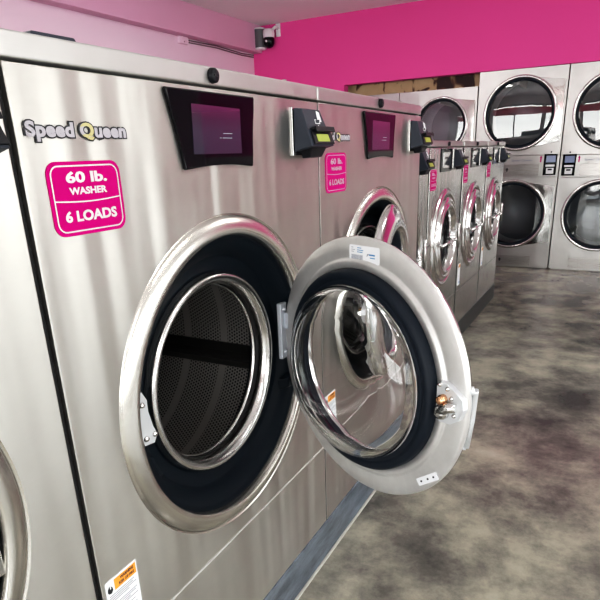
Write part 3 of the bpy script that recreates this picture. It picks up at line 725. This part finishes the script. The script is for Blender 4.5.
tag(t, 'white wall mounted camera with a black dome in the far left corner', 'camera')
t = empty('wall_speaker', (-3.262, YD - .01, 2.535)); t.scale = (1.15, 1.15, 1.2)
bm = B(); lathe(bm, [(0, -.095), (.050, -.093), (.062, -.086), (.062, -.078)], Matrix.Translation((0, -.07, 0)), 28); lathe(bm, [(.062, .082), (.062, .090), (.050, .097), (0, .099)], Matrix.Translation((0, -.07, 0)), 28); box(bm, -.03, .03, -.01, .01, -.05, .05, .004); obj('end_cap', bm, M['wall_white'], t)
bm = B(); lathe(bm, [(.058, -.08), (.059, .084)], Matrix.Translation((0, -.07, 0)), 28); obj('speaker_grille', bm, M['grey_mesh'], t)
tag(t, 'grey wall speaker with white end caps beside the camera', 'speaker')
t = empty('junction_box', (XL, 5.21, 2.34))
bm = B(); box(bm, 0, .035, -.07, .07, 0, .088, .005); obj('box_body', bm, M['wall_pale'], t)
bm = B(); lathe(bm, [(0, .003), (.006, .002), (.007, 0)], frameX(0, .07, .035), 12); obj('screw', bm, M['chrome_soft'], t); bm = B(); lathe(bm, [(0, .003), (.006, .002), (.007, 0)], frameX(0, .02, .035), 12); obj('screw', bm, M['chrome_soft'], t)
tag(t, 'pale pink junction box on the left wall below the beam', 'junction box')
bm = B()
for z in (2.385, 2.365): tube(bm, [(XL + .012, 5.28, z), (XL + .012, 5.8, z + .012), (XL + .012, 6.3, z - .004), (XL + .012, YD - .02, z + .004)], .006, 6)
tag(obj('wall_cable', bm, simple('dark purple cable', (.16, .08, .11), .5)), 'pair of thin dark cables running from the junction box to the corner', 'cable')

# ceiling fluorescent fixtures
k = 0
for x, y in ((1.9, -1.2), (1.9, 1.4), (1.9, 4.2), (-1.6, 1.2), (-1.6, 4.0)):
    f = empty('ceiling_light', (x, y, ZC)); k += 1
    bm = B(); box(bm, -.16, .16, -.62, .62, -.05, 0, .004); obj('light_housing', bm, M['wall_white'], f)
    bm = B(); box(bm, -.13, .13, -.59, .59, -.062, -.049, .004); obj('diffuser', bm, M['light'], f)
    tag(f, 'long white ceiling light fixture above the machines', 'ceiling light', 'ceiling lights')
# outside
bm = B(); box(bm, -20, 30, -25, 25, -.14, -.105); struct('ground', bm, M['ground'])
bm = B(); box(bm, -2.9, 3.4, YF + .02, YF + .05, 2.0, 2.25, .004); tag(obj('window_banner', bm, M['red']), 'red banner hung across the front shop window', 'banner')

# ------------------------------------------------------------------ world, lamps
w = bpy.data.worlds.new('daylight'); bpy.context.scene.world = w; w.use_nodes = True; nt = w.node_tree; bg = nt.nodes['Background']
tc = N(nt, 'ShaderNodeTexCoord'); sx = N(nt, 'ShaderNodeSeparateXYZ'); nt.links.new(tc.outputs['Generated'], sx.inputs[0])
base = ramp(nt, sx.outputs[2], [(.0, (.62, .60, .55)), (.02, (.70, .68, .64)), (.16, (.80, .86, .92)), (.6, (.75, .86, 1.0))])
nz = noise(nt, tc.outputs['Generated'], 9, 6, .7); gc = ramp(nt, nz, [(.40, (.012, .03, .01)), (.55, (.06, .11, .04)), (.75, (.7, .75, .7))])
band = ramp(nt, sx.outputs[2], [(.0, (0, 0, 0)), (.03, (.6, .6, .6)), (.18, (.6, .6, .6)), (.24, (0, 0, 0))])
mx = N(nt, 'ShaderNodeMix', data_type='RGBA'); nt.links.new(band, mx.inputs[0]); nt.links.new(base, mx.inputs[6]); nt.links.new(gc, mx.inputs[7])
nt.links.new(mx.outputs[2], bg.inputs[0]); bg.inputs[1].default_value = 3.6
def area(name, loc, rot, sx_, sy_, power, col=(1, 1, 1)):
    l = bpy.data.lights.new(name, 'AREA'); l.shape = 'RECTANGLE'; l.size = sx_; l.size_y = sy_; l.energy = power; l.color = col
    o = bpy.data.objects.new(name, l); C.objects.link(o); o.location = loc; o.rotation_euler = rot; return o
# daylight coming through the shop windows
sl = bpy.data.lights.new('sun', 'SUN'); sl.energy = 6; sl.angle = R_(1.5); sl.color = (1, .98, .94)
so = bpy.data.objects.new('sun', sl); C.objects.link(so); so.rotation_euler = (R_(61), 0, R_(-9))
area('daylight_right', (XR + .2, .9, 1.3), (0, R_(90), 0), 1.9, 7.8, 190, (1, .985, .96))
area('daylight_front', (.1, YF - .2, 1.3), (R_(90), 0, 0), 6.0, 2.0, 230, (1, .99, .98))

# ------------------------------------------------------------------ camera
cam = bpy.data.cameras.new('camera'); co = bpy.data.objects.new('camera', cam); C.objects.link(co)
yaw, pitch, roll = .5036, -.3450, -.0366
fwd = Vector((-math.sin(yaw) * math.cos(pitch), math.cos(yaw) * math.cos(pitch), math.sin(pitch)))
right = Vector((math.cos(yaw), math.sin(yaw), 0)); up = right.cross(fwd)
r2 = right * math.cos(roll) + up * math.sin(roll); u2 = -right * math.sin(roll) + up * math.cos(roll)
mw = Matrix((r2, u2, -fwd)).transposed().to_4x4(); mw.translation = Vector((.6867, 0, 1.2352)); co.matrix_world = mw
cam.sensor_width = 36; cam.sensor_fit = 'HORIZONTAL'; cam.lens = 568.97 / 600 * 36; cam.shift_y = .1; cam.clip_start = .02
sc = bpy.context.scene; sc.camera = co
sc.view_settings.view_transform = 'Standard'; sc.view_settings.look = 'None'; sc.view_settings.exposure = 0.0
sc.cycles.use_denoising = True; sc.cycles.max_bounces = 10; sc.cycles.transmission_bounces = 8; sc.cycles.glossy_bounces = 6; sc.cycles.transparent_max_bounces = 12
sc.cycles.caustics_reflective = True; sc.cycles.sample_clamp_indirect = 5

vs = sc.view_settings; vs.use_curve_mapping = True; cm = vs.curve_mapping; cv = cm.curves[3]
for px, py in ((.04, .028), (.16, .14), (.5, .535)): cv.points.new(px, py)
cm.update()
